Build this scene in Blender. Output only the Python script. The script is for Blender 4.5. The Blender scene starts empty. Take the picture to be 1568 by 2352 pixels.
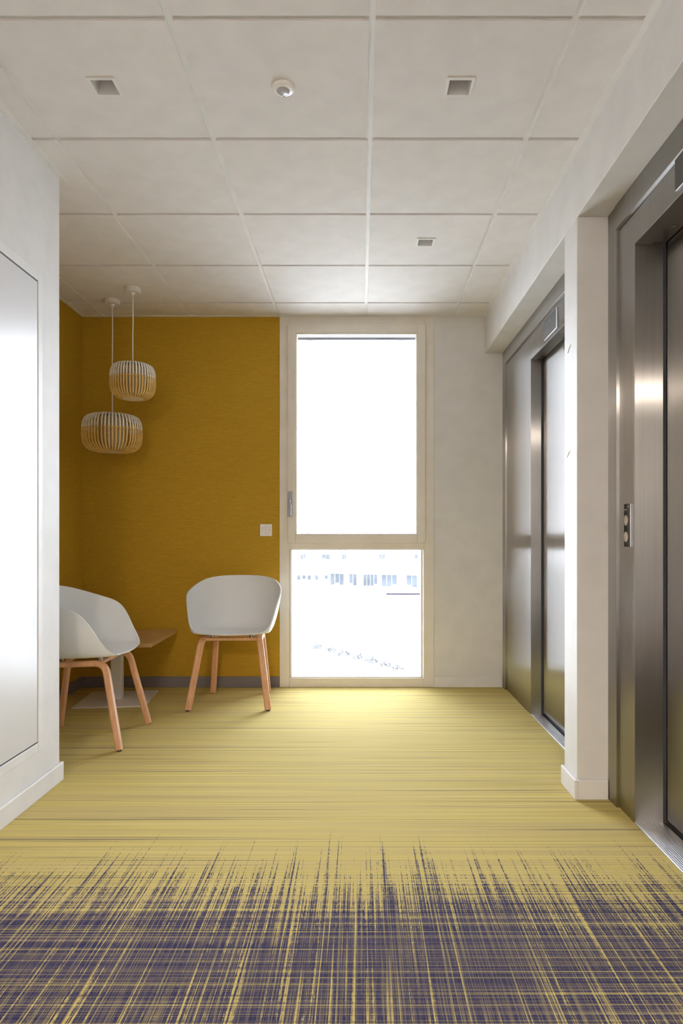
import bpy, bmesh, math, random
from mathutils import Vector, Matrix

S = bpy.context.scene
C = S.collection
PI = math.pi
R = math.radians

# ------------------------------------------------------------------ camera, sky, exposure
F_PX, CAM_Z = 1544.0, 1.036
cam_d = bpy.data.cameras.new('camera')
cam = bpy.data.objects.new('camera', cam_d); C.objects.link(cam)
cam.location = (0, 0, CAM_Z); cam.rotation_euler = (R(90), 0, 0)
cam_d.sensor_fit = 'HORIZONTAL'; cam_d.sensor_width = 36.0
cam_d.lens = 36.0 * F_PX / 1568.0
cam_d.shift_x = -45.0 / 1568.0
cam_d.shift_y = 58.0 / 1568.0
cam_d.clip_start = 0.02; cam_d.clip_end = 500
S.camera = cam

SKY_STRENGTH = 7.0
world = bpy.data.worlds.new('overcast_sky'); S.world = world; world.use_nodes = True
bg = world.node_tree.nodes['Background']
bg.inputs[0].default_value = (.82, .88, 1.0, 1); bg.inputs[1].default_value = SKY_STRENGTH

portal = bpy.data.lights.new('window_daylight', 'AREA'); portal.shape = 'RECTANGLE'
portal.size, portal.size_y = 1.02, 2.44
portal.cycles.is_portal = True
po = bpy.data.objects.new('window_daylight', portal); C.objects.link(po)
po.location = (-0.03, 4.80, 1.29); po.rotation_euler = (R(-90), 0, 0)

WARM = (1.0, 0.86, 0.73)
LAMP_POWER = 64.0     # the lit ceiling lamp in the corridor behind the camera

vs = S.view_settings
vs.view_transform = 'Standard'; vs.look = 'None'; vs.exposure = 1.90; vs.gamma = 1.0
vs.use_curve_mapping = False
S.cycles.use_denoising = True
S.cycles.max_bounces = 14; S.cycles.diffuse_bounces = 8; S.cycles.glossy_bounces = 6
S.cycles.transparent_max_bounces = 12
S.cycles.sample_clamp_indirect = 6.0

# ------------------------------------------------------------------ room sizes (metres)
CEIL = 2.563
BACK = 4.650           # wall with the window
XL = -1.285            # white wall on the left
YL = 2.863             # where it ends, the alcove begins
XA = -1.928            # yellow wall of the alcove
XB = 0.856             # face of pilaster and bulkhead
BULK_Z = 2.308         # underside of bulkhead
XD = 0.978             # face of the lift architraves
REAR = -3.6            # wall behind the camera

# ------------------------------------------------------------------ mesh helpers
class MB:
    def __init__(s): s.v, s.f, s.m = [], [], []
    def add(s, v, f, mi=0):
        o = len(s.v); s.v += [tuple(p) for p in v]
        s.f += [tuple(i + o for i in q) for q in f]; s.m += [mi] * len(f)
        return s
    def box(s, x0, x1, y0, y1, z0, z1, mi=0):
        v = [(x, y, z) for z in (z0, z1) for y in (y0, y1) for x in (x0, x1)]
        f = [(0, 2, 3, 1), (4, 5, 7, 6), (0, 1, 5, 4), (1, 3, 7, 5), (3, 2, 6, 7), (2, 0, 4, 6)]
        return s.add(v, f, mi)
    def lathe(s, prof, n=32, mi=0, cap0=True, cap1=True):
        v, f = [], []
        for r, z in prof:
            for k in range(n):
                a = 2 * PI * k / n; v.append((r * math.cos(a), r * math.sin(a), z))
        for i in range(len(prof) - 1):
            for k in range(n):
                a, b = i * n + k, i * n + (k + 1) % n
                f.append((a, b, b + n, a + n))
        if cap0: f.append(tuple(range(n - 1, -1, -1)))
        if cap1: f.append(tuple(range((len(prof) - 1) * n, len(prof) * n)))
        return s.add(v, f, mi)
    def tube(s, pts, r, n=8, mi=0):
        return s.sweep(pts, [(r * math.cos(2 * PI * k / n), r * math.sin(2 * PI * k / n)) for k in range(n)], Vector((0, 1, 0.3)), mi)
    def sweep(s, pts, sec, ref, mi=0):
        pts = [Vector(p) for p in pts]; n = len(sec); v, f = [], []
        for i, p in enumerate(pts):
            if i == 0: t = pts[1] - p
            elif i == len(pts) - 1: t = p - pts[i - 1]
            else: t = (pts[i + 1] - p).normalized() + (p - pts[i - 1]).normalized()
            t.normalize()
            a = ref.cross(t); a.normalize(); b = t.cross(a)
            for (u, w) in sec: v.append(p + a * u + b * w)
        for i in range(len(pts) - 1):
            for k in range(n):
                q, z = i * n + k, i * n + (k + 1) % n
                f.append((q, z, z + n, q + n))
        f.append(tuple(range(n - 1, -1, -1))); f.append(tuple(range((len(pts) - 1) * n, len(pts) * n)))
        return s.add(v, f, mi)
    def frame(s, x0, x1, z0, z1, w, y0, y1, mi=0):
        """rectangular ring in the xz plane between y0 and y1; w = (left, right, bottom, top)"""
        l, r, b, t = w
        s.box(x0, x0 + l, y0, y1, z0, z1, mi); s.box(x1 - r, x1, y0, y1, z0, z1, mi)
        s.box(x0 + l, x1 - r, y0, y1, z0, z0 + b, mi); s.box(x0 + l, x1 - r, y0, y1, z1 - t, z1, mi)
        return s
    def mesh(s, name, mats, smooth=False):
        me = bpy.data.meshes.new(name); me.from_pydata(s.v, [], s.f)
        for m in mats: me.materials.append(m)
        me.polygons.foreach_set('material_index', s.m)
        bm = bmesh.new(); bm.from_mesh(me); bmesh.ops.recalc_face_normals(bm, faces=bm.faces)
        bm.to_mesh(me); bm.free()
        if smooth: me.polygons.foreach_set('use_smooth', [True] * len(me.polygons))
        me.update()
        return me

def link(name, me, parent=None, loc=None, rot=None):
    o = bpy.data.objects.new(name, me); C.objects.link(o)
    if parent: o.parent = parent
    if loc: o.location = loc
    if rot: o.rotation_euler = rot
    return o
def obj(name, mb, mat, parent=None, smooth=False, bevel=0.0, loc=None, rot=None, seg=2):
    mats = mat if isinstance(mat, (list, tuple)) else [mat]
    o = link(name, mb.mesh(name, mats, smooth), parent, loc, rot)
    if bevel:
        b = o.modifiers.new('bevel', 'BEVEL'); b.width = bevel; b.segments = seg; b.limit_method = 'ANGLE'; b.angle_limit = R(40)
    return o
def tag(o, label, cat=None, group=None):
    o['label'] = label
    if cat: o['category'] = cat
    if group: o['group'] = group
    return o
def thing(name, label, cat, loc=(0, 0, 0), rz=0.0, group=None):
    o = bpy.data.objects.new(name, None); C.objects.link(o); o.empty_display_size = 0.1
    o.location = loc; o.rotation_euler = (0, 0, rz)
    return tag(o, label, cat, group)
def struct(name, mb, mat, label=None, **k):
    o = obj(name, mb, mat, **k); o['kind'] = 'structure'
    if label: o['label'] = label
    return o
def B(*a): return MB().box(*a)

# ------------------------------------------------------------------ materials
class NT:
    def __init__(s, name):
        s.mat = bpy.data.materials.new(name); s.mat.use_nodes = True
        s.t = s.mat.node_tree; s.n = s.t.nodes; s.p = s.n['Principled BSDF']; s.out = s.n['Material Output']
    def put(s, sock, val):
        if isinstance(val, bpy.types.NodeSocket): s.t.links.new(val, sock)
        elif isinstance(val, (tuple, list)) and len(val) == 3 and sock.type == 'RGBA': sock.default_value = (*val, 1)
        else: sock.default_value = val
    def math(s, op, a, b=0.0, c=0.0, clamp=False):
        n = s.n.new('ShaderNodeMath'); n.operation = op; n.use_clamp = clamp
        s.put(n.inputs[0], a); s.put(n.inputs[1], b); s.put(n.inputs[2], c); return n.outputs[0]
    def vec(s, scale, rot=None):
        tc = s.n.new('ShaderNodeTexCoord'); mp = s.n.new('ShaderNodeMapping')
        s.t.links.new(tc.outputs['Object'], mp.inputs[0]); mp.inputs['Scale'].default_value = scale
        if rot: mp.inputs['Rotation'].default_value = rot
        return mp.outputs[0]
    def noise(s, scale, detail=2.0, rough=0.5, off=None):
        n = s.n.new('ShaderNodeTexNoise'); n.inputs['Scale'].default_value = 1.0
        n.inputs['Detail'].default_value = detail; n.inputs['Roughness'].default_value = rough
        v = s.vec(scale)
        if off: v.node.inputs['Location'].default_value = off
        s.t.links.new(v, n.inputs['Vector']); return n.outputs[0]
    def rng(s, v, a, b, c=0.0, d=1.0, smooth=False):
        n = s.n.new('ShaderNodeMapRange'); n.clamp = True
        if smooth: n.interpolation_type = 'SMOOTHSTEP'
        s.put(n.inputs[0], v)
        for i, x in enumerate((a, b, c, d)): s.put(n.inputs[1 + i], x)
        return n.outputs[0]
    def mix(s, f, a, b):
        n = s.n.new('ShaderNodeMix'); n.data_type = 'RGBA'
        s.put(n.inputs[0], f); s.put(n.inputs[6], a); s.put(n.inputs[7], b); return n.outputs[2]
    def pos(s):
        tc = s.n.new('ShaderNodeTexCoord'); sp = s.n.new('ShaderNodeSeparateXYZ')
        s.t.links.new(tc.outputs['Object'], sp.inputs[0]); return sp.outputs
    def bump(s, h, strength, dist=0.002):
        n = s.n.new('ShaderNodeBump'); n.inputs['Strength'].default_value = strength; n.inputs['Distance'].default_value = dist
        s.put(n.inputs['Height'], h); s.t.links.new(n.outputs[0], s.p.inputs['Normal'])
    def set(s, **k):
        names = dict(col='Base Color', rough='Roughness', metal='Metallic', spec='Specular IOR Level', aniso='Anisotropic', emit='Emission Color', power='Emission Strength', coat='Coat Weight')
        for a, v in k.items(): s.put(s.p.inputs[names[a]], v)
        return s

def plain(name, col, rough=0.5, metal=0.0, spec=0.5, var=0.03, scale=9.0, bump=0.0, bscale=220.0):
    m = NT(name)
    n = m.noise((scale,) * 3, 3)
    dark = tuple(c * (1 - var) for c in col); lite = tuple(min(1, c * (1 + var)) for c in col)
    m.set(col=m.mix(m.rng(n, .35, .65), dark, lite), rough=rough, metal=metal, spec=spec)
    if bump: m.bump(m.noise((bscale,) * 3, 2), bump, 0.001)
    return m.mat

M = {}
M['wall'] = plain('wall_paint_white', (.69, .685, .675), .55, bump=.10, spec=.35)
M['base'] = plain('baseboard_paint', (.72, .715, .71), .45, spec=.4)
M['tile'] = plain('ceiling_tile_fibre', (.74, .715, .695), .9, bump=.25, bscale=350, spec=.1)
M['grid'] = plain('ceiling_grid_enamel', (.74, .735, .72), .65, spec=.25)
M['dark'] = plain('ceiling_void_and_gap_shade', (.03, .03, .03), .9)
M['frame'] = plain('window_frame_lacquer', (.74, .70, .63), .42, spec=.4)
M['gasket_or_gap_shade'] = plain('rubber_gasket_and_gap_shade', (.05, .05, .06), .6)  # real seals, and also the painted shade in the door gaps
M['greybase'] = plain('grey_plinth', (.20, .185, .195), .6, spec=.3)
M['plastic'] = plain('white_plastic', (.82, .80, .78), .35)
M['line'] = plain('grey_print', (.45, .44, .44), .5)
M['satin'] = plain('satin_aluminium', (.62, .63, .66), .42, metal=.9)
M['handle'] = plain('grey_anodised_handle', (.40, .41, .46), .5, spec=.3)
M['shell'] = plain('grey_white_polypropylene', (.73, .755, .775), .42, spec=.4, var=.01, bump=.05, bscale=500)
M['lampwhite'] = plain('white_dipped_bamboo', (.80, .77, .71), .6)
M['cable'] = plain('white_textile_cable', (.80, .77, .74), .8)
M['powder'] = plain('white_powder_coat', (.72, .70, .66), .5, bump=.1)
M['black'] = plain('black_glass_plastic', (.020, .019, .018), .5, spec=.2)
M['glide'] = plain('felt_glide', (.06, .05, .05), .9)
M['lens'] = plain('detector_lens', (.42, .43, .46), .2)
M['reflector'] = plain('downlight_reflector', (.70, .68, .66), .4, spec=.4)
M['screw'] = plain('screw_steel', (.35, .34, .33), .35, metal=1)

def m_wood(name, a, b, sc):
    m = NT(name)
    n = m.noise(sc, 4, .6); g = m.noise(tuple(k * 3.5 for k in sc), 2)
    f = m.math('ADD', m.math('MULTIPLY', n, .7), m.math('MULTIPLY', g, .3))
    m.set(col=m.mix(m.rng(f, .36, .64), a, b), rough=.45, spec=.4); m.bump(g, .08, .0005)
    return m.mat
M['beech'] = m_wood('beech_leg', (.60, .31, .155), (.72, .42, .235), (60, 60, 5))
M['oak'] = m_wood('oak_table_top', (.48, .29, .115), (.62, .40, .18), (3, 34, 60))
M['bamboo'] = m_wood('bamboo_strip', (.66, .42, .12), (.80, .55, .19), (40, 40, 8))

def m_wallpaper():
    m = NT('mustard_woven_wallpaper')
    a = m.noise((16, 16, 420), 2, .6); b = m.noise((38, 38, 700), 1); c = m.noise((900, 900, 60), 1); d = m.noise((1.3, 1.3, 1.8), 2)
    f = m.math('ADD', m.math('MULTIPLY', a, .38), m.math('ADD', m.math('MULTIPLY', b, .40), m.math('MULTIPLY', c, .22)))
    col = m.mix(m.rng(f, .34, .66), (.40, .225, .011), (.57, .36, .036))
    col = m.mix(m.rng(d, .3, .7, 0, .12), col, (.40, .22, .012))
    m.set(col=col, rough=.75, spec=.25); m.bump(f, .35, .001)
    return m.mat
M['paper'] = m_wallpaper()

def m_carpet():
    m = NT('striped_carpet')
    X, Y, Z = m.pos()
    # threads that run along the corridor: where they turn navy grows towards the camera side
    A = m.noise((150, 1.1, 1), 2, .65); A2 = m.noise((46, .5, 1), 2, .6, (3, 1, 0)); A3 = m.noise((13, .35, 1), 1, .5, (7, 2, 0))
    sp = m.noise((320, 55, 1), 1); sp2 = m.noise((60, 260, 1), 1)
    cl = m.noise((2.2, 1.2, 1), 1, .5, (5, 5, 0))
    A4 = m.noise((330, 2.5, 1), 1, .5, (9, 1, 0))
    v = m.math('ADD', m.math('MULTIPLY', A, .36), m.math('MULTIPLY', A2, .24))
    v = m.math('ADD', v, m.math('MULTIPLY', A4, .20))
    v = m.math('ADD', v, m.math('MULTIPLY', A3, .10))
    v = m.math('ADD', v, m.math('MULTIPLY', sp, .10))          # about .5 +- .1
    t = m.rng(Y, 2.40, 1.70, .345, .575)
    t = m.math('ADD', t, m.math('MULTIPLY', m.math('SUBTRACT', cl, .5), .08))
    H1 = m.noise((.35, 130, 1), 2, .6); H2 = m.noise((.5, 240, 1), 1, .5, (2, 9, 0)); H3 = m.noise((.22, 26, 1), 2, .6, (1, 4, 0))
    h = m.math('ADD', m.math('MULTIPLY', H1, .45), m.math('ADD', m.math('MULTIPLY', H2, .25), m.math('MULTIPLY', H3, .30)))
    t = m.math('ADD', t, m.math('MULTIPLY', m.math('SUBTRACT', .5, h), .32))
    t = m.math('ADD', t, m.math('MULTIPLY', m.math('SUBTRACT', sp2, .5), .05))
    navy = m.rng(m.math('SUBTRACT', t, v), -.018, .022)
    start = m.rng(Y, 2.50, 2.25, 0, 1)
    navy = m.math('MULTIPLY', navy, start)
    # thin yellow threads that cross the navy field
    cross = m.rng(H1, .555, .66); cross = m.math('MULTIPLY', cross, m.rng(sp2, .3, .6, .45, .85))
    navy = m.math('MULTIPLY', navy, m.math('SUBTRACT', 1.0, m.math('MULTIPLY', cross, .85)))
    lng = m.math('MULTIPLY', m.rng(A, .57, .66), .70)
    navy = m.math('MULTIPLY', navy, m.math('SUBTRACT', 1.0, lng))
    fine = m.math('ADD', m.rng(A4, .50, .68, 0, .32), m.rng(H2, .51, .68, 0, .32))
    navy = m.math('MULTIPLY', navy, m.math('SUBTRACT', 1.0, fine, clamp=True))
    # the yellow field and its grey cross threads
    K1 = m.noise((.45, 74, 1), 3, .65, (11, 3, 0)); K2 = m.noise((.8, 210, 1), 1, .5, (4, 8, 0)); K3 = m.noise((.3, 20, 1), 1, .5, (6, 2, 0))
    yel = m.mix(m.rng(K2, .35, .65), (.50, .40, .128), (.66, .55, .195))
    yel = m.mix(m.rng(K3, .40, .65, 0, .45), yel, (.50, .39, .20))
    yel = m.mix(m.rng(K1, .425, .36, 0, .70), yel, (.155, .125, .105))
    nav = m.mix(m.rng(sp, .35, .65), (.026, .025, .078), (.048, .046, .130))
    nav = m.mix(m.rng(K3, .45, .65, 0, .25), nav, (.12, .10, .13))
    m.set(col=m.mix(navy, yel, nav), rough=.95, spec=.1)
    m.bump(m.noise((600, 600, 1), 1), .35, .002)
    return m.mat
M['carpet'] = m_carpet()

def m_steel(name, col, rough, aniso, horiz=False):
    m = NT(name)
    grain = m.noise((260, 260, 2.2) if not horiz else (2.2, 2.2, 260), 2, .6)
    blot = m.noise((1.1, 1.1, .8), 2)
    c = m.mix(m.rng(grain, .3, .7), tuple(k * .94 for k in col), tuple(min(1, k * 1.05) for k in col))
    gl = m.n.new('ShaderNodeBsdfGlossy'); gl.distribution = 'GGX'
    m.put(gl.inputs['Color'], c); m.put(gl.inputs['Roughness'], m.rng(blot, .3, .7, rough * .95, rough * 1.06))
    gl.inputs['Anisotropy'].default_value = -aniso
    g = m.n.new('ShaderNodeNewGeometry'); cr = m.n.new('ShaderNodeVectorMath'); cr.operation = 'CROSS_PRODUCT'
    m.t.links.new(g.outputs['True Normal'], cr.inputs[0]); cr.inputs[1].default_value = (0.0, 0.001, 1.0)
    m.t.links.new(cr.outputs[0], gl.inputs['Tangent'])
    m.t.links.new(gl.outputs[0], m.out.inputs[0])
    return m.mat
M['steel'] = m_steel('brushed_steel', (.44, .43, .415), .31, .80)
M['steel_trim'] = m_steel('brushed_steel_architrave', (.47, .46, .445), .29, .82)
M['soffit'] = plain('darkened_steel_soffit', (.20, .185, .17), .42, metal=.8)  # steel coloured darker, standing in for the dim reflection under the head
M['sill'] = m_steel('aluminium_sill', (.68, .68, .70), .4, .2, True)

def m_door():
    m = NT('pale_laminate_panel')
    n = m.noise((420, 420, 420), 2)
    m.set(col=(.66, .66, .67), rough=.30, spec=.55); m.bump(n, .12, .0006)
    return m.mat
M['hatch'] = m_door()

def m_glass():
    m = NT('window_glass'); n = m.n
    tr = n.new('ShaderNodeBsdfTransparent'); tr.inputs[0].default_value = (.95, .96, .96, 1)
    gl = n.new('ShaderNodeBsdfGlossy'); gl.inputs['Roughness'].default_value = .02
    fr = n.new('ShaderNodeFresnel'); fr.inputs['IOR'].default_value = 1.45
    mx = n.new('ShaderNodeMixShader')
    m.t.links.new(m.math('MULTIPLY', fr.outputs[0], .8), mx.inputs[0])
    m.t.links.new(tr.outputs[0], mx.inputs[1]); m.t.links.new(gl.outputs[0], mx.inputs[2])
    m.t.links.new(mx.outputs[0], m.out.inputs[0])
    return m.mat
M['glass'] = m_glass()

def m_fabric():
    m = NT('lamp_fabric')
    a = m.noise((500, 500, 60), 1); b = m.noise((60, 60, 500), 1)
    m.set(col=m.mix(m.rng(m.math('ADD', a, b), .8, 1.2), (.36, .27, .15), (.50, .39, .24)), rough=.9, spec=.1)
    return m.mat
M['fabric'] = m_fabric()

# ------------------------------------------------------------------ the setting: floor
fl = struct('floor', B(XA - .3, 1.5, REAR - .1, BACK + .12, -.12, 0), M['carpet'],
            'yellow striped carpet that turns into a navy woven pattern')

# ------------------------------------------------------------------ the setting: walls
def gap_box(mb, holes, x0, x1, z0, z1, y0, y1):
    """wall in the xz plane with rectangular holes (hx0,hx1,hz0,hz1), all of one column set"""
    xs = sorted({x0, x1, *[h[0] for h in holes], *[h[1] for h in holes]})
    for a, b in zip(xs, xs[1:]):
        hs = sorted([h for h in holes if h[0] <= a + 1e-6 and h[1] >= b - 1e-6], key=lambda h: h[2])
        z = z0
        for h in hs:
            if h[2] > z: mb.box(a, b, y0, y1, z, h[2])
            z = h[3]
        if z < z1: mb.box(a, b, y0, y1, z, z1)
    return mb
WX0, WX1 = -.563, .503          # window frame outer edges
TOPW = CEIL - .002
struct('wall_back', MB().box(XA - .3, XA, BACK, BACK + .35, 0, 2.75).box(XA, WX0, BACK, BACK + .35, 0, 2.75),
       M['paper'], 'mustard yellow woven wallpaper wall beside the window')
struct('wall_back_white', MB().box(WX1, 1.5, BACK, BACK + .35, 0, 2.75).box(WX0, WX1, BACK, BACK + .35, 2.58, 2.75),
       M['wall'], 'narrow cream painted wall between window and lift')
struct('wall_alcove', B(XA - .15, XA, YL - .1, BACK, 0, 2.75), M['paper'], 'mustard yellow woven wallpaper side wall of the seating alcove')
# white wall on the left with a service hatch recess
HY0, HY1, HZ0, HZ1 = 1.55, 2.71, .182, 2.092
wl = MB()
wl.box(XL - .12, XL, HY1, YL, 0, 2.75); wl.box(XL - .12, XL, REAR, HY0, 0, 2.75)
wl.box(XL - .12, XL, HY0, HY1, 0, HZ0); wl.box(XL - .12, XL, HY0, HY1, HZ1, 2.75)
wl.box(XL - .16, XL - .12, HY0 - .05, HY1 + .05, HZ0 - .05, HZ1 + .05)
wl.box(XA - .15, XL - .12, YL - .12, YL, 0, 2.75)
struct('wall_left', wl, M['wall'], 'white painted wall with a flush service door', bevel=0.0)
struct('wall_rear', B(XL - .12, 1.5, REAR - .1, REAR, 0, 2.75), M['wall'], 'plain white wall at the far corridor end')
# right wall: pilaster, bulkhead and the shaft wall behind the lifts
PY0, PY1 = 2.664, 2.832
wr = MB()
wr.box(XB, 1.45, PY0, PY1, 0, BULK_Z)
wr.box(XB, 1.45, REAR, BACK, BULK_Z, 2.75)
wr.box(XB, 1.45, REAR, .86, 0, BULK_Z)
wr.box(1.25, 1.45, .86, PY0, 0, BULK_Z); wr.box(1.25, 1.45, PY1, BACK, 0, BULK_Z)
struct('wall_right', wr, M['wall'], 'cream bulkhead and slim pilaster framing the two lifts', bevel=.004)

for (yy, zr) in ((2.762, .775), (2.772, .343)):
    obj('scuff_mark', MB().tube([(XB - .0005, yy + .022, CAM_Z + zr - .012), (XB - .0012, yy + .010, CAM_Z + zr - .006), (XB - .0012, yy - .004, CAM_Z + zr + .006), (XB - .0005, yy - .020, CAM_Z + zr + .010)], .0016, 6), M['base'], bpy.data.objects['wall_right'])
BH = .078
def base(name, mb, mat, label): return struct(name, mb, mat, label, bevel=.003)
base('baseboard_left', MB().box(XL, XL + .014, REAR, YL + .014, 0, BH).box(XL - .10, XL, YL, YL + .014, 0, BH), M['base'], 'white skirting along the white wall with the service door')
base('baseboard_back', MB().box(XA + .013, WX0, BACK - .012, BACK, 0, .074), M['greybase'], 'dark grey skirting under the mustard wall beside the window')
base('baseboard_alcove', B(XA, XA + .013, YL, BACK, 0, .074), M['greybase'], 'dark grey skirting under the alcove side wall')
base('baseboard_window', B(WX1, XD - .002, BACK - .012, BACK, 0, .074), M['base'], 'cream skirting between window and lift')
base('baseboard_right', MB().box(XB - .014, XB, PY0 - .014, PY1 + .004, 0, BH).box(XB, XD - .003, PY0 - .014, PY0, 0, BH), M['base'], 'white skirting around the foot of the pilaster')

# ------------------------------------------------------------------ the setting: ceiling of tiles
cb = MB().box(XL - .12, 1.4, REAR, BACK + .1, CEIL + .10, CEIL + .13).box(XA - .1, XL - .12, YL - .1, BACK + .1, CEIL + .10, CEIL + .13)
ceil = struct('ceiling', cb, M['dark'], 'suspended ceiling of square off-white tiles in a white grid')
GX = [.033 + .6 * k for k in range(-3, 2)]                       # grid bars along the corridor
GY = [4.378 - .6 * k for k in range(0, 14)]                      # cross bars
HOLE = .0795
TW = .024; TEG = .007
tile_cache = {}
def tile(x0, x1, y0, y1, hole=None):
    key = (round(x1 - x0, 4), round(y1 - y0, 4), hole is not None)
    me = tile_cache.get(key)
    cx, cy = (x0 + x1) / 2, (y0 + y1) / 2
    if me is None:
        w, d = (x1 - x0) / 2, (y1 - y0) / 2
        m = MB()
        if hole:
            h = HOLE / 2
            for (a, b, c, e) in ((-w, -h, -d, d), (h, w, -d, d), (-h, h, -d, -h), (-h, h, h, d)): m.box(a, b, c, e, 0, .022)
        else: m.box(-w, w, -d, d, 0, .022)
        me = m.mesh('ceiling_tile', [M['tile']]); tile_cache[key] = me
    link('ceiling_tile', me, ceil, (cx, cy, CEIL))
g = TW / 2 - .002
spots = []
for ci, gx in enumerate([XA] + [.033 + .6 * k for k in (-3, -2, -1, 0, 1)]):
    x0 = gx; x1 = ([XA] + [.033 + .6 * k for k in (-3, -2, -1, 0, 1)] + [XB])[ci + 1]
    for ri in range(len(GY) + 1):
        y1 = BACK if ri == 0 else GY[ri - 1]
        y0 = GY[ri] if ri < len(GY) else REAR
        xa, xb, ya, yb = x0 + g, x1 - g, y0 + g, y1 - g
        if ri == 0: yb = BACK - .016
        if ci == 0: xa = XA + .016
        if x1 >= XB - .01: xb = XB - .016
        if yb < YL + .02:                                            # corridor part
            if xb < XL: continue
            xa = max(xa, XL + .016)
        elif ya < YL and xa < XL:                                    # tile cut by the end of the white wall
            if xb > XL:
                tile(XL + .016, xb, ya, YL); tile(xa, xb, YL, yb); continue
            ya = YL + .016
        if yb - ya < .02 or xb - xa < .02: continue
        full = abs(x1 - x0 - .6) < .01 and abs(y1 - y0 - .6) < .01
        cx, cy = round((x0 + x1) / 2, 3), round((y0 + y1) / 2, 3)
        hole = None
        if full and ((cx in (.333, -.867) and cy in (2.278,)) or (cx == .333 and cy == 3.478)):
            hole = True; spots.append((cx, cy))
        tile(xa, xb, ya, yb, hole)
# grid bars seen between the tiles, a little above the tile faces
ZB0, ZB1 = CEIL + TEG, CEIL + TEG + .03
for k, gx in enumerate(GX):
    y0 = REAR if gx > XL else YL
    obj('ceiling_grid_bar', B(gx - TW / 2, gx + TW / 2, y0, BACK, ZB0, ZB1), M['grid'], ceil)
for gy in GY:
    xs = [XA if gy > YL else XL] + [x for x in GX if x > (XA if gy > YL else XL)] + [XB]
    for a, b in zip(xs, xs[1:]):
        if b - a < .03: continue
        obj('ceiling_cross_bar', B(a + TW / 2, b - TW / 2, gy - TW / 2, gy + TW / 2, ZB0 + .001, ZB1), M['grid'], ceil)
# edge trims (thin angle strips under the tile edges)
tr = MB()
TZ0, TZ1 = CEIL - .003, CEIL + .001
obj('ceiling_edge_trim', B(XB - .022, XB, REAR, BACK - .022, TZ0, CEIL + .03), M['grid'], ceil)
obj('ceiling_edge_trim', B(XA, XB, BACK - .020, BACK, TZ0, CEIL + .03), M['grid'], ceil)
obj('ceiling_edge_trim', B(XA, XA + .022, YL, BACK - .020, TZ0, CEIL + .03), M['grid'], ceil)
obj('ceiling_edge_trim', B(XL, XL + .022, REAR, YL + .022, TZ0, CEIL + .03), M['grid'], ceil)
obj('ceiling_edge_trim', B(XA + .022, XL, YL, YL + .022, TZ0, CEIL + .03), M['grid'], ceil)

# ------------------------------------------------------------------ window
def wz(py): return CAM_Z + (1234 - py) * BACK / F_PX
def wx(px): return (px - 829) * BACK / F_PX
win = struct('window_1', MB().frame(WX0, WX1, 0, 2.58, (wx(661) - WX0 + .010, WX1 - wx(976) + .010, wz(1557), 2.58 - wz(748) + .010), BACK - .006, BACK + .075)
             .box(wx(661) + .010, wx(976) - .010, BACK - .006, BACK + .075, wz(1262), wz(1246)), M['frame'], 'tall cream framed window with an opening sash above a fixed pane', bevel=.0025)
# side fill of the lower light (frame is wider there on the outside of the pane)
lx0, lx1, lz0, lz1 = wx(669), wx(967), wz(1556.5), wz(1262)
obj('glazing_bead', MB().frame(lx0 - .012, lx1 + .012, lz0 - .004, lz1 + .004, (.014, .014, .010, .008), BACK + .004, BACK + .07), M['frame'], win, bevel=.002)
sx0, sx1, sz0, sz1 = wx(661), wx(976), wz(1247.5), wz(748.5)
gx0, gx1, gz0, gz1 = wx(682), wx(955), wz(1226), wz(770)
sash = obj('sash', MB().frame(sx0, sx1, sz0, sz1, (gx0 - sx0 - .010, sx1 - gx1 - .010, gz0 - sz0 - .010, sz1 - gz1 - .010), BACK - .024, BACK + .055), M['frame'], win, bevel=.003)
obj('glazing_bead', MB().frame(gx0 - .013, gx1 + .013, gz0 - .013, gz1 + .013, (.013, .013, .013, .013), BACK - .020, BACK + .05), M['frame'], sash, bevel=.002)
obj('pane', B(gx0 - .005, gx1 + .005, BACK + .018, BACK + .024, gz0 - .005, gz1 + .005), M['glass'], sash)
obj('gasket_or_gap_shade', MB().frame(gx0 - .002, gx1 + .002, gz0 - .002, gz1 + .002, (.003, .003, .003, .003), BACK + .012, BACK + .018), M['gasket_or_gap_shade'], sash)
obj('pane', B(lx0 - .004, lx1 + .004, BACK + .034, BACK + .040, lz0 - .004, lz1 + .004), M['glass'], win)
obj('gasket_or_gap_shade', MB().frame(lx0, lx1, lz0, lz1, (.003, .003, .004, .003), BACK + .028, BACK + .034), M['gasket_or_gap_shade'], win)
# window handle: rose plate and lever, pointing down
hx, hz = wx(667), wz(1158)
hd = obj('handle_plate', B(hx - .018, hx + .018, BACK - .034, BACK - .024, hz - .088, hz + .088), M['handle'], sash, bevel=.008, seg=3)
lev = MB(); lev.sweep([(hx, BACK - .034, hz + .02), (hx, BACK - .062, hz + .02), (hx + .002, BACK - .072, hz + .012), (hx + .006, BACK - .074, hz - .01), (hx + .006, BACK - .074, hz - .085)],
                      [(-.010, -.006), (.010, -.006), (.010, .006), (-.010, .006)], Vector((1, 0, 0)))
obj('handle_lever', lev, M['handle'], hd, bevel=.003)
# roller shutter bar outside, showing as a dark line under the sash head
sh = thing('roller_shutter', 'dark shutter end bar with two small clips outside the window head', 'shutter', (0, BACK + .13, 0))
obj('end_bar', B(gx0 - .05, gx1 + .05, -.012, .012, CAM_Z + 1.401, CAM_Z + 1.48), M['gasket_or_gap_shade'], sh)
for px in (708, 925): obj('clip', B(wx(px) - .02, wx(px) + .02, -.008, .008, CAM_Z + 1.390, CAM_Z + 1.401), M['line'], sh)
# outer sill
struct('sill_outside', B(WX0, WX1, BACK + .08, BACK + .36, -.03, .002), M['satin'], 'metal sill outside the window')

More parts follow.
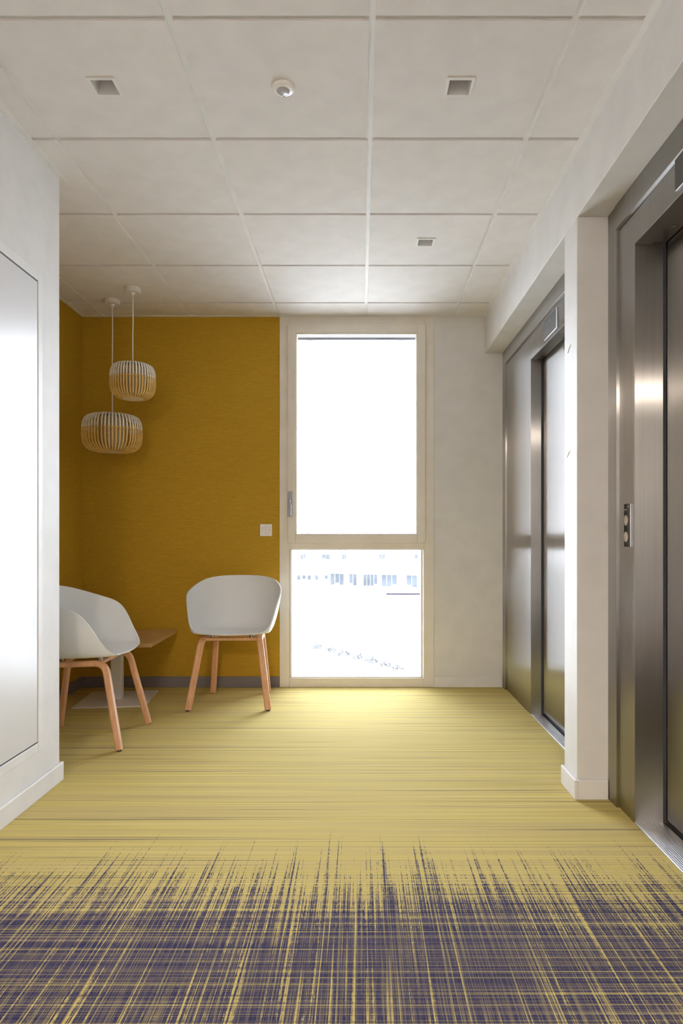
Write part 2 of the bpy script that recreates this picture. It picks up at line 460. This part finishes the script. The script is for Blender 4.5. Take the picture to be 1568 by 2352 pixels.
# ------------------------------------------------------------------ lifts
def lift(name, label, ya, yb, pfar, pnear, head, jamb, ya_open):
    """steel lift front between ya (near) and yb (far); opening from ya_open to pfar"""
    XP = .990; AW = .088
    root = struct(name, MB().box(XP, XP + .03, pfar, yb - .001, 0, BULK_Z).box(XP, XP + .03, ya + .001, ya_open, 0, BULK_Z)
                  .box(XP, XP + .03, ya_open, pfar, head, BULK_Z), M['steel'], label)
    obj('architrave', B(XD, XP + .004, yb - AW * 1.0, yb - .0005, 0, BULK_Z - .0005), M['steel_trim'], root, bevel=.0012)
    obj('architrave', B(XD, XP + .004, ya + .0005, ya + AW, 0, BULK_Z - .0005), M['steel_trim'], root, bevel=.0012)
    obj('header_strip', B(XD - .003, XP + .004, ya + AW - .008, yb - AW + .008, BULK_Z - .092, BULK_Z - .0005), M['steel_trim'], root, bevel=.0012)
    # reveals of the opening
    obj('jamb', B(XP + .0005, XP + jamb, pfar - .003, pfar + .02, 0, head), M['steel_trim'], root)
    obj('jamb', B(XP + .0005, XP + jamb, ya_open - .02, ya_open + .003, 0, head), M['steel_trim'], root)
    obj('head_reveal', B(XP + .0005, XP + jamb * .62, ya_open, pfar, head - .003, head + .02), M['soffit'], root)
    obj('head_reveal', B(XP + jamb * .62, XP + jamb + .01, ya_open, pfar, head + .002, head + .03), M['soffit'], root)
    obj('gap_shade', B(XP + jamb, XP + jamb + .0135, pfar - .001, pfar + .02, .004, head + .03), M['gasket_or_gap_shade'], root)  # dark strip painted in for the unlit gap past the jamb
    dx = XP + jamb + .014
    mid = ya_open + (pfar - ya_open) * .5
    obj('door_leaf', B(dx, dx + .03, mid + .003, pfar - .006, .012, head + .03), M['steel'], root, bevel=.0015)
    obj('door_leaf', B(dx + .04, dx + .07, ya_open + .006, mid + .03, .012, head + .03), M['steel'], root, bevel=.0015)
    s = obj('sill', B(XP, dx - .012, ya_open, pfar, -.02, .003), M['sill'], root)
    nr = max(4, int((dx - .012 - XP) / .009))
    w = (dx - .030 - XP) / nr
    for k in range(nr):
        obj('sill_rib', B(XP + .003 + k * w, XP + .003 + k * w + w * .55, ya_open + .001, pfar - .001, .003, .0055), M['sill'], s)
    obj('sill_groove', B(dx - .012, dx + .004, ya_open, pfar, -.02, .001), M['dark'], root)
    obj('sill', B(dx + .004, 1.25, ya_open, pfar, -.02, .003), M['sill'], root)
    return root
lift('door_1', 'near brushed steel lift door beside the call buttons', .86, PY0, 2.4355, 0, 2.100, .102, 1.45)
lift('door_2', 'far brushed steel lift door between pilaster and window wall', PY1, BACK, 3.926, 0, 2.075, .060, 3.00)
for yy in (2.30,):
    o = obj('head_screw', MB().lathe([(.008, -.004), (.008, 0)], 14), M['screw'], bpy.data.objects['door_1'], loc=(1.068, yy, 2.104))

# floor indicators above the doors
def indicator(y0, y1, z0, z1, label):
    t = thing('floor_indicator', label, 'indicator', (.990, (y0 + y1) / 2, z0), 0, 'floor indicators')
    h, w = z1 - z0, (y1 - y0) / 2
    obj('housing', B(-.010, 0, -w, w, 0, h), M['satin'], t, bevel=.002)
    obj('display', B(-.012, -.010, -w + .014, w - .002, .003, h - .003), M['display'], t)
    ar = MB()
    ar.add([(-.0125, .012, h * .62), (-.0125, -.012, h * .62), (-.0125, 0, h * .80)], [(0, 1, 2)])
    obj('arrow', ar, M['segment'], t)
    sg = MB(); cy, cz, a, b = 0, h * .36, .008, .014
    for (p, q, r_, s_) in ((-a, a, b * 1.0, b * 1.15), (-a, a, -b * .08, b * .08), (-a, a, -b * 1.15, -b), (-a, -a + .002, 0, b), (a - .002, a, -b, 0), ):
        sg.box(-.0125, -.012, p, q, cz + r_, cz + s_)
    obj('digit', sg, M['segment'], t)
M['display'] = plain('indicator_glass', (.085, .080, .072), .5, spec=.15)
M['segment'] = plain('indicator_segment', (.17, .18, .10), .5)
indicator(3.372, 3.600, 2.088, 2.192, 'dark floor display above the far lift door')
indicator(1.870, 2.098, 2.114, 2.214, 'dark floor display above the near lift door')

# call station on the frame of the near lift
cs = thing('call_panel', 'black lift call panel with up and down buttons on the steel frame', 'call panel', (.990, 2.470, 1.000))
obj('plate', B(-.013, 0, -.027, .026, 0, .160), M['satin'], cs, bevel=.002)
obj('face', B(-.0145, -.013, -.025, .0255, .001, .159), M['black'], cs)
M['btn'] = plain('button_steel', (.44, .40, .33), .35, metal=.6)
M['btnlite'] = plain('button_symbol', (.72, .70, .66), .4)
for k, zc in enumerate((.098, .037)):
    b_ = obj('button', MB().lathe([(.0195, 0), (.0195, .003), (.0175, .0045), (.0165, .0035), (.004, .0035)], 28), M['btn'], cs, smooth=False, loc=(-.0145, 0.002, zc), rot=(0, R(-90), 0))
    s_ = 1 if k == 0 else -1
    a_ = MB(); tri = [(.009 * s_, 0), (-.007 * s_, -.008), (-.007 * s_, .008)]
    tin = [(.002 * s_, 0), (-.003 * s_, -.0035), (-.003 * s_, .0035)]
    v = [(p[0], p[1], .0046) for p in tri] + [(p[0], p[1], .0046) for p in tin]
    a_.add(v, [(0, 1, 4, 3), (1, 2, 5, 4), (2, 0, 3, 5)])
    obj('arrow_symbol', a_, M['btnlite'], b_)
lg = MB()
for k in range(7): lg.box(-.0149, -.0145, .022 - k * .0042, .0248 - k * .0042, .136, .1395)
for (p, q, r_, s_) in ((-.018, -.009, .1515, .153), (-.018, -.009, .1445, .146), (-.018, -.0165, .1445, .153), (-.0105, -.009, .1445, .153)): lg.box(-.0149, -.0145, p, q, r_, s_)
obj('logo', lg, M['line'], cs)

# ------------------------------------------------------------------ service door in the white wall
d3 = struct('door_3', MB().box(XL - .05, XL + .0015, HY0, HY0 + .035, HZ0, HZ1).box(XL - .05, XL + .0015, HY1 - .035, HY1, HZ0, HZ1)
            .box(XL - .05, XL + .0015, HY0 + .035, HY1 - .035, HZ0, HZ0 + .035).box(XL - .05, XL + .0015, HY0 + .035, HY1 - .035, HZ1 - .035, HZ1),
            M['base'], 'pale flush service door in a thin white frame', bevel=.0015)
obj('door_panel', B(XL - .03, XL - .001, HY0 + .038, HY1 - .0385, HZ0 + .041, HZ1 - .041), M['hatch'], d3, bevel=.001)
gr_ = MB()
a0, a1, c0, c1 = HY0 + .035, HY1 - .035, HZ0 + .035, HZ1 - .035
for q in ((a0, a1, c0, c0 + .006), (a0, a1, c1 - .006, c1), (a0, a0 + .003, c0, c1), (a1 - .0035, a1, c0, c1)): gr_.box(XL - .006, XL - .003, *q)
obj('gasket_or_gap_shade', gr_, M['gasket_or_gap_shade'], d3)  # dark ring over the door gap, its shade put in as colour
obj('gap_shade', B(XL - .045, XL - .035, HY0 + .02, HY1 - .02, HZ0 + .02, HZ1 - .02), M['dark'], d3)  # dark sheet behind the panel, painted shade for the gap

# ------------------------------------------------------------------ wall socket on the yellow wall
so = thing('wall_socket', 'white square socket with round face on mustard wall beside window', 'socket', (wx(611), BACK, wz(1217.5)))
obj('cover_plate', B(-.0415, .0415, -.010, 0, -.0415, .0415), M['plastic'], so, bevel=.003)
rg = MB()
rg.lathe([(.0270, 0), (.0270, .0015), (.0258, .0015), (.0258, 0)], 40, cap0=False, cap1=False)
obj('ring', rg, M['line'], so, loc=(0, -.010, 0), rot=(R(90), 0, 0))
obj('cross_line', MB().box(-.0255, .0255, -.0108, -.010, -.0005, .0005).box(-.0005, .0005, -.0108, -.010, -.0255, .0255), M['line'], so)
for k in range(5):
    obj('pin_hole', MB().lathe([(.0018, 0), (.0018, .0012)], 10), M['line'], so, loc=(0, -.010, -.016 + k * .008), rot=(R(90), 0, 0))

# ------------------------------------------------------------------ ceiling fixtures
def downlight(x, y, label):
    t = thing('downlight', label, 'downlight', (x, y, CEIL), 0, 'square recessed downlights')
    o, h = .0475, .037
    fm = MB()
    for (a, b, c, e) in ((-o, -h, -o, o), (h, o, -o, o), (-h, h, -o, -h), (-h, h, h, o)): fm.box(a, b, c, e, -.004, 0)
    obj('trim', fm, M['grid'], t, bevel=.001)
    wl_ = MB(); tp, d = .031, .060
    for (a, b) in (((-1, -1), (1, -1)), ((1, -1), (1, 1)), ((1, 1), (-1, 1)), ((-1, 1), (-1, -1))):
        wl_.add([(a[0] * h, a[1] * h, -.003), (b[0] * h, b[1] * h, -.003), (b[0] * tp, b[1] * tp, d), (a[0] * tp, a[1] * tp, d),
                 (a[0] * (h + .002), a[1] * (h + .002), -.003), (b[0] * (h + .002), b[1] * (h + .002), -.003), (b[0] * (tp + .002), b[1] * (tp + .002), d), (a[0] * (tp + .002), a[1] * (tp + .002), d)],
                [(0, 1, 2, 3), (4, 7, 6, 5)])
    obj('recess', wl_, M['reflector'], t)
    obj('top_plate', B(-tp - .002, tp + .002, -tp - .002, tp + .002, d, d + .004), M['reflector'], t)
    obj('lamp_ring', MB().lathe([(.0285, d - .006), (.0300, d - .006), (.0300, d), (.0285, d)], 32, cap0=False, cap1=False), M['satin'], t, smooth=True)
    obj('lamp', MB().lathe([(.026, d - .003), (.026, d)], 32), M['lens'], t)
M['lamp_on'] = NT('lit_lamp').set(col=(.9, .8, .6), emit=WARM, power=LAMP_POWER).mat
lab = {(.333, 2.278): 'off square recessed downlight in ceiling in front of the near lift',
       (-.867, 2.278): 'off square recessed downlight in ceiling near the white service wall',
       (.333, 3.478): 'off square recessed downlight in ceiling near window and far lift'}
for (x, y) in spots: downlight(x, y, lab[(x, y)])
for (x, y, lb) in ((-.264, -2.25, 'lit round opal ceiling lamp in the corridor, far from the window'),):
    t = thing('ceiling_lamp', lb, 'lamp', (x, y, CEIL))
    obj('base_ring', MB().lathe([(.270, 0), (.270, -.012), (.255, -.014)], 40), M['powder'], t, smooth=False)
    obj('opal_cover', MB().lathe([(.255, -.012), (.250, -.024), (.220, -.031), (.120, -.034), (.004, -.035)], 40), M['lamp_on'], t, smooth=True)
dt = thing('motion_detector', 'round white motion detector with grey lens on ceiling tile', 'detector', (-.264, 2.280, CEIL))
obj('housing', MB().lathe([(.040, 0), (.040, -.005), (.036, -.010), (.027, -.013), (.020, -.0135)], 40), M['plastic'], dt, smooth=True)
obj('lens', MB().lathe([(.0225, -.0125), (.0215, -.0155), (.017, -.0195), (.009, -.022), (.002, -.0228)], 32), M['lens'], dt, smooth=True)
obj('indicator_dot', MB().lathe([(.0016, -.012), (.0016, -.0142)], 10), M['gasket_or_gap_shade'], dt, loc=(0, .030, 0))

# ------------------------------------------------------------------ pendant lamps of bent bamboo
def pendant(x, y, rad, ztop, zbot, ribs, white, label, rdisc, rin):
    t = thing('pendant_lamp', label, 'lamp', (x, y, CEIL), 0, 'bamboo pendant lamps')
    obj('ceiling_rose', MB().lathe([(.0475, 0), (.0475, -.026), (.045, -.029), (.012, -.029), (.010, -.040), (.003, -.042)], 36), M['powder'], t, smooth=False, bevel=.0015)
    zt, zb = ztop - CEIL, zbot - CEIL
    obj('cord', MB().tube([(0, 0, -.035), (.0015, 0, -.2), (-.001, .0005, zt * .6), (0, 0, zt - .03)], .0038, 8), M['cable'], t, smooth=True)
    H = zt - zb
    # rib profile from top ring over the shoulder and down to the bottom disc
    ctl = [(rdisc * .50, zt), (rad * .62, zt - .001), (rad * .86, zt - H * .06), (rad * .97, zt - H * .20), (rad, zt - H * .40), (rad, zt - H * .58), (rad * .965, zt - H * .76), (rad * .84, zt - H * .90), (rad * .64, zt - H * .972), (rdisc * .9, zb + .004)]
    pts = []
    for i in range(len(ctl) - 1):
        p0 = ctl[max(i - 1, 0)]; p1 = ctl[i]; p2 = ctl[i + 1]; p3 = ctl[min(i + 2, len(ctl) - 1)]
        for s in range(3):
            u = s / 3
            pts.append(tuple(.5 * ((2 * b) + (-a + c) * u + (2 * a - 5 * b + 4 * c - d) * u * u + (-a + 3 * b - 3 * c + d) * u ** 3) for a, b, c, d in zip(p0, p1, p2, p3)))
    pts.append(ctl[-1])
    zs = zt - H * white
    up = [p for p in pts if p[1] >= zs]; lo = [p for p in pts if p[1] < zs]
    a, b = up[-1], lo[0]; f = (a[1] - zs) / (a[1] - b[1]); mid = (a[0] + (b[0] - a[0]) * f, zs)
    rw, rt = .0040, .0015
    sec = [(-rw, -rt), (rw, -rt), (rw, rt), (-rw, rt)]
    m = MB()
    # section axes: ref = +y so the wide side lies along the circle
    def sw(pp, mi):
        n = len(pp); v = []; fc = []
        for i, p in enumerate(pp):
            q0, q1 = pp[max(i - 1, 0)], pp[min(i + 1, n - 1)]
            tx, tz = q1[0] - q0[0], q1[1] - q0[1]; L_ = math.hypot(tx, tz); nx, nz = -tz / L_, tx / L_
            for (a_, b_) in sec: v.append((p[0] + nx * b_, a_, p[1] + nz * b_))
        for i in range(n - 1):
            for k in range(4): fc.append((i * 4 + k, i * 4 + (k + 1) % 4, i * 4 + 4 + (k + 1) % 4, i * 4 + 4 + k))
        fc.append((0, 1, 2, 3)); fc.append(tuple((n - 1) * 4 + k for k in range(4)))
        m.add(v, fc, mi)
    sw(up + [mid], 0); sw([mid] + lo, 1)
    rm = m.mesh('rib', [M['lampwhite'], M['bamboo']])
    for k in range(ribs): link('rib', rm, t, (0, 0, 0), (0, 0, 2 * PI * k / ribs + random.uniform(-.008, .008)))
    obj('top_ring', MB().lathe([(rdisc * .50 - .006, zt + .002), (rdisc * .50 + .012, zt + .002), (rdisc * .50 + .012, zt - .004), (rdisc * .50 - .006, zt - .004), (rdisc * .50 - .006, zt + .002)], 32, cap0=False, cap1=False), M['lampwhite'], t)
    # slim hoops that bind the ribs
    for zz, rr, mt in ((zs - .004, rad - .003, 'bamboo'),):
        obj('hoop', MB().lathe([(rr - .0015, zz - .002), (rr, zz - .002), (rr, zz + .002), (rr - .0015, zz + .002), (rr - .0015, zz - .002)], 48, cap0=False, cap1=False), M[mt], t)
    obj('bottom_disc', MB().lathe([(rdisc, zb + .006), (rdisc, zb), (rdisc - .003, zb - .0015)], 40), M['fabric_lite'], t)
    obj('inner_shade', MB().lathe([(rin, zb + .012), (rin, zt - .020)], 40, cap0=False, cap1=False), M['fabric'], t, smooth=True)
    obj('socket_holder', MB().lathe([(.020, zt - .08), (.022, zt - .03), (.012, zt - .012), (.004, zt - .01)], 24), M['plastic'], t, smooth=True)
random.seed(4)
M['fabric_lite'] = plain('lamp_diffuser', (.70, .56, .36), .8)
pendant(-1.399, 4.122, .134, CAM_Z + 1.060, CAM_Z + .846, 46, .41, 'smaller bamboo pendant lamp with white dipped top, hanging higher', .061, .075)
pendant(-1.600, 4.326, .184, CAM_Z + .785, CAM_Z + .545, 52, .39, 'wider bamboo pendant lamp with white dipped top, hanging lower', .058, .085)

# ------------------------------------------------------------------ low table
tb = thing('low_table', 'low oak square table on white pedestal with flat base', 'table', (-1.556, 4.290, 0))
obj('table_top', B(-.30, .30, -.30, .30, .380, .405), M['oak'], tb, bevel=.003, rot=(0, 0, R(1.2)))
obj('column', B(-.034, .034, -.034, .034, .008, .376), M['powder'], tb, bevel=.006, rot=(0, 0, R(6)))
obj('base_plate', B(-.215, .215, -.215, .215, 0, .008), M['powder'], tb, bevel=.002, rot=(0, 0, R(6)))
obj('mounting_plate', B(-.12, .12, -.12, .12, .374, .380), M['powder'], tb, rot=(0, 0, R(1.2)))

# ------------------------------------------------------------------ shell chairs
RIM = [(0, .275, .782), (.075, .272, .781), (.145, .255, .777), (.215, .207, .764), (.262, .13, .738), (.285, .05, .710), (.291, -.01, .690), (.288, -.052, .668), (.279, -.086, .634),
       (.267, -.116, .588), (.255, -.143, .538), (.238, -.168, .499), (.210, -.188, .471), (.160, -.201, .455), (.080, -.208, .449), (0, -.210, .447)]
def catmull(P, n):
    out = []
    for i in range(len(P) - 1):
        p0, p1, p2, p3 = Vector(P[max(i - 1, 0)]), Vector(P[i]), Vector(P[i + 1]), Vector(P[min(i + 2, len(P) - 1)])
        if i == 0: p0 = Vector((-P[1][0], P[1][1], P[1][2]))
        if i == len(P) - 2: p3 = Vector((-P[-2][0], P[-2][1], P[-2][2]))
        for s in range(n):
            u = s / n
            out.append(.5 * ((2 * p1) + (-p0 + p2) * u + (2 * p0 - 5 * p1 + 4 * p2 - p3) * u * u + (-p0 + 3 * p1 - 3 * p2 + p3) * u ** 3))
    out.append(Vector(P[-1])); return out
def shell_mesh():
    half = catmull(RIM, 3)
    rim = half + [Vector((-p.x, p.y, p.z)) for p in reversed(half[1:-1])]
    n = len(rim); K = 14; v = []; f = []
    def seat_z(x, y): return .436 + .014 * max(0, min(1, (-y + .02) / .22)) ** 2 - .006 * max(0, y / .2) + .012 * (abs(x) / .2) ** 2.4
    for r in rim:
        high = max(0, min(1, (r.z - .449) / .24))           # 0 at the lip, 1 at arms and back
        sx, sy = (1 - .20 * high), (1 - .30 * high if r.y > 0 else 1 - .10 * high)
        foot = Vector((r.x * sx, r.y * sy, 0)); foot.z = seat_z(foot.x * .8, foot.y)
        cen = Vector((r.x * .12, r.y * .12, 0)); cen.z = seat_z(cen.x, cen.y)
        low = foot.copy()
        mid = r.lerp(low, .52); mid.x += (r.x - low.x) * .16; mid.y += (r.y - low.y) * .12
        inn = foot.lerp(cen, .28); inn.z = seat_z(inn.x, inn.y)
        ctl = [r, r.lerp(mid, .55), mid, mid.lerp(low, .62), low, inn, foot.lerp(cen, .62), cen]
        ctl[6].z = seat_z(ctl[6].x, ctl[6].y)
        # clamped uniform cubic B-spline
        kn = [ctl[0], ctl[0], *ctl, ctl[-1], ctl[-1]]; kn[1] = ctl[0]
        segs = len(kn) - 3
        for k in range(K):
            tt = k / (K - 1) * segs; i = min(int(tt), segs - 1); u = tt - i
            a, b, c, d = kn[i:i + 4]
            v.append((a * (1 - u) ** 3 + b * (3 * u ** 3 - 6 * u * u + 4) + c * (-3 * u ** 3 + 3 * u * u + 3 * u + 1) + d * u ** 3) / 6)
    for i in range(n):
        j = (i + 1) % n
        for k in range(K - 1): f.append((i * K + k, j * K + k, j * K + k + 1, i * K + k + 1))
    cv = len(v); v.append(Vector((0, 0, seat_z(0, 0))))
    for i in range(n): f.append((i * K + K - 1, ((i + 1) % n) * K + K - 1, cv))
    return MB().add(v, f).mesh('shell', [M['shell']], True)
def arc_path(P, rad, n=7):
    P = [Vector(p) for p in P]; out = [P[0]]
    for i in range(1, len(P) - 1):
        a, b = (P[i - 1] - P[i]).normalized(), (P[i + 1] - P[i]).normalized()
        p0, p1 = P[i] + a * rad, P[i] + b * rad
        for k in range(n + 1):
            u = k / n; out.append(p0 * (1 - u) ** 2 + P[i] * 2 * u * (1 - u) + p1 * u * u)
    out.append(P[-1]); return out
def make_chair(label):
    t = thing('shell_chair', label, 'chair', (0, 0, 0), 0, 'pale shell armchairs with beech legs')
    sh_ = link('shell', shell_mesh(), t)
    s_ = sh_.modifiers.new('solid', 'SOLIDIFY'); s_.thickness = .0075; s_.offset = 0.0
    b_ = sh_.modifiers.new('round', 'BEVEL'); b_.width = .0025; b_.segments = 2; b_.limit_method = 'ANGLE'; b_.angle_limit = R(50)
    w, d = .0190, .0140
    sec = [(-w, -d * .55), (-w * .72, -d), (w * .72, -d), (w, -d * .55), (w, d * .55), (w * .72, d), (-w * .72, d), (-w, d * .55)]
    for sx in (-1, 1):
        pf = [(sx * .238, -.232, .006), (sx * .176, -.142, .416), (sx * .160, .01, .408)]
        pr = [(sx * .182, .232, .006), (sx * .150, .170, .402), (sx * .160, .012, .408)]
        for P, nm in ((pf, 'front'), (pr, 'rear')):
            path = arc_path(P, .055)
            m = MB(); v = []; n = len(sec)
            # wide side of the strip faces sideways across the chair
            for i, p in enumerate(path):
                q = (path[min(i + 1, len(path) - 1)] - path[max(i - 1, 0)]).normalized()
                a = Vector((1, 0, 0)); a = (a - q * a.dot(q)).normalized(); b = q.cross(a)
                for (u, z) in sec: v.append(p + a * u + b * z)
            f = []
            for i in range(len(path) - 1):
                for k in range(n): f.append((i * n + k, i * n + (k + 1) % n, (i + 1) * n + (k + 1) % n, (i + 1) * n + k))
            f.append(tuple(range(n - 1, -1, -1))); f.append(tuple(range((len(path) - 1) * n, len(path) * n)))
            m.add(v, f)
            lo_ = obj('leg', m, M['beech'], t)
            p = P[0]
            obj('glide', MB().lathe([(.012, 0), (.012, .007)], 16), M['glide'], lo_, loc=(p[0], p[1], 0))
    obj('cross_bar', B(-.168, .168, -.112, -.078, .400, .418), M['beech'], t, bevel=.003)
    obj('cross_bar', B(-.156, .156, .090, .124, .396, .412), M['beech'], t, bevel=.003)
    for (x, y) in ((-.12, -.095), (.12, -.095), (-.1, .107), (.1, .107)):
        obj('spacer', MB().lathe([(.014, .412), (.014, .437)], 14), M['screw'], t, loc=(x, y, 0))
    return t
def copy_thing(root, label):
    r = root.copy(); C.objects.link(r); r['label'] = label
    for ch in list(root.children):
        c = ch.copy(); C.objects.link(c); c.parent = r
        for gch in list(ch.children):
            d = gch.copy(); C.objects.link(d); d.parent = c
    return r
ch2 = make_chair('pale grey shell armchair with beech legs standing beside the window, facing the corridor')
ch1 = copy_thing(ch2, 'pale grey shell armchair with beech legs in front of low table, half behind white wall')
ch2.location = (-.797, 4.242, 0); ch2.rotation_euler = (0, 0, R(1))
ch1.location = (-1.407, 3.490, 0); ch1.rotation_euler = (0, 0, R(91))

# ------------------------------------------------------------------ outside: pale yard and a long low building, far below
GZ = -5.2
M['yard'] = plain('pale_gravel_yard', (.48, .48, .47), .9, var=.05, scale=.6)
M['render'] = plain('pale_rendered_facade', (.5, .5, .5), .8, var=.03, scale=.5)
M['farglass'] = plain('far_window_glass', (.031, .036, .042), .5, spec=.1, var=.35, scale=.9)
M['roofgrey'] = plain('pale_flat_roof', (.58, .59, .60), .8)
struct('ground', B(-90, 90, BACK + 1.5, 160, GZ - .2, GZ), M['yard'], 'pale yard outside, far below the window')
def far(px, py, y): return (px - 829) * y / F_PX, CAM_Z + (1234 - py) * y / F_PX
def panes(root, spans, z0, z1, mat, split):
    for k, (a, b) in enumerate(spans):
        f_ = obj('window_frame', B(a - .04, b + .04, -.03, .02, z0 - .04, z1 + .04), M['render'], root)
        n = split[k % len(split)]; w = (b - a) / n
        for j in range(n):
            if (k * 3 + j) % 7 == 5: continue
            obj('pane', B(a + j * w + .02, a + (j + 1) * w - .02, -.05, -.03, z0 + (.18 * (z1 - z0) if (k + j) % 4 == 1 else 0), z1), M[mat], f_)
def lx(px, y): return (px - 829) * y / F_PX
M['farglass_pale'] = plain('pale_far_window_glass', (.042, .046, .050), .5, spec=.1, var=.2, scale=.9)  # slightly paler glass for the tall rear building
b1 = thing('far_building', 'pale rendered wing with wide glazed bays across the yard', 'building', (.95, 48.0, GZ), R(-22))
obj('wall', B(-3.6, 4.6, 0, 5, 0, 4.3), M['render'], b1)
obj('roof', B(-3.7, 4.7, -.3, 5.1, 4.3, 4.42), M['roofgrey'], b1)
panes(b1, [(-3.45, -2.35), (-1.95, -1.05), (-.85, .25), (.55, 1.70), (2.0, 3.2)], 2.76, 3.58, 'farglass', (3, 3, 4, 3))
b0 = thing('far_building', 'pale low wing with a row of small square windows across the yard', 'building', (0, 62.0, GZ))
obj('wall', B(-12, -2.7, 0, 6, 0, 3.5), M['render'], b0)
obj('roof', B(-12.2, -2.5, -.3, 6.2, 3.5, 3.62), M['roofgrey'], b0)
panes(b0, [(lx(p, 62), lx(p + 8, 62)) for p in (682, 694, 706, 723, 734, 745)], 2.32, 2.74, 'farglass', (1,))
b2 = thing('far_building', 'tall pale building rising behind the two lower wings', 'building', (0, 95, GZ))
obj('wall', B(-22, 22, 0, 10, 0, 7.2), M['render'], b2)
obj('roof', B(-22.3, 22.3, -.4, 10.4, 7.2, 7.4), M['roofgrey'], b2)
panes(b2, [(lx(p, 95), lx(p + w, 95)) for p, w in ((690, 12), (738, 20), (785, 10), (870, 14), (945, 14))], 3.1, 3.8, 'farglass_pale', (2,))
M['shrub_dark'] = plain('dark_coping', (.016, .015, .020), .9, spec=.03)
gw = thing('garden_wall', 'pale low wall with a thin dark coping in the yard', 'wall', (0, 40, GZ))
zt = CAM_Z - 129 * 40 / F_PX - GZ
obj('wall', B(lx(888, 40), lx(1000, 40), 0, .3, 0, zt - .05), M['render'], gw)
obj('coping', B(lx(887, 40), lx(1001, 40), -.04, .34, zt - .08, zt), M['shrub_dark'], gw)
M['shrub'] = plain('pale_shrub_leaves', (.125, .128, .135), .9, spec=.03, var=.3, scale=6)  # leaf tone set pale so the shrubs almost blow out
random.seed(9)
for k in range(7):
    px = 728 + k * 31; y = 36.5 - k * 1.0
    t = thing('shrub', 'small pale shrub in a row across the yard', 'shrub', (lx(px, y), y, GZ), random.uniform(0, 6), 'shrubs in the yard')
    m = MB()
    for q in range(380):                                     # single small leaves on a loose dome
        a = random.uniform(0, 2 * PI); r_ = .32 * math.sqrt(random.random()); z = .18 + .5 * random.random() * (1 - r_ / .4)
        p = Vector((r_ * math.cos(a), r_ * math.sin(a), z)); u = Vector((random.uniform(-1, 1), random.uniform(-1, 1), random.uniform(-1, 1))).normalized() * .055
        w = Vector((random.uniform(-1, 1), random.uniform(-1, 1), random.uniform(-1, 1))).normalized() * .038
        m.add([p - u, p + w, p + u, p - w], [(0, 1, 2, 3)])
    obj('foliage', m, M['shrub'], t)
    st = MB()
    for q in range(4):
        a = q * 1.6 + .3; st.tube([(0, 0, 0), (.08 * math.cos(a), .08 * math.sin(a), .2), (.2 * math.cos(a), .2 * math.sin(a), .45)], .008, 5)
    obj('stem', st, M['shrub'], t)
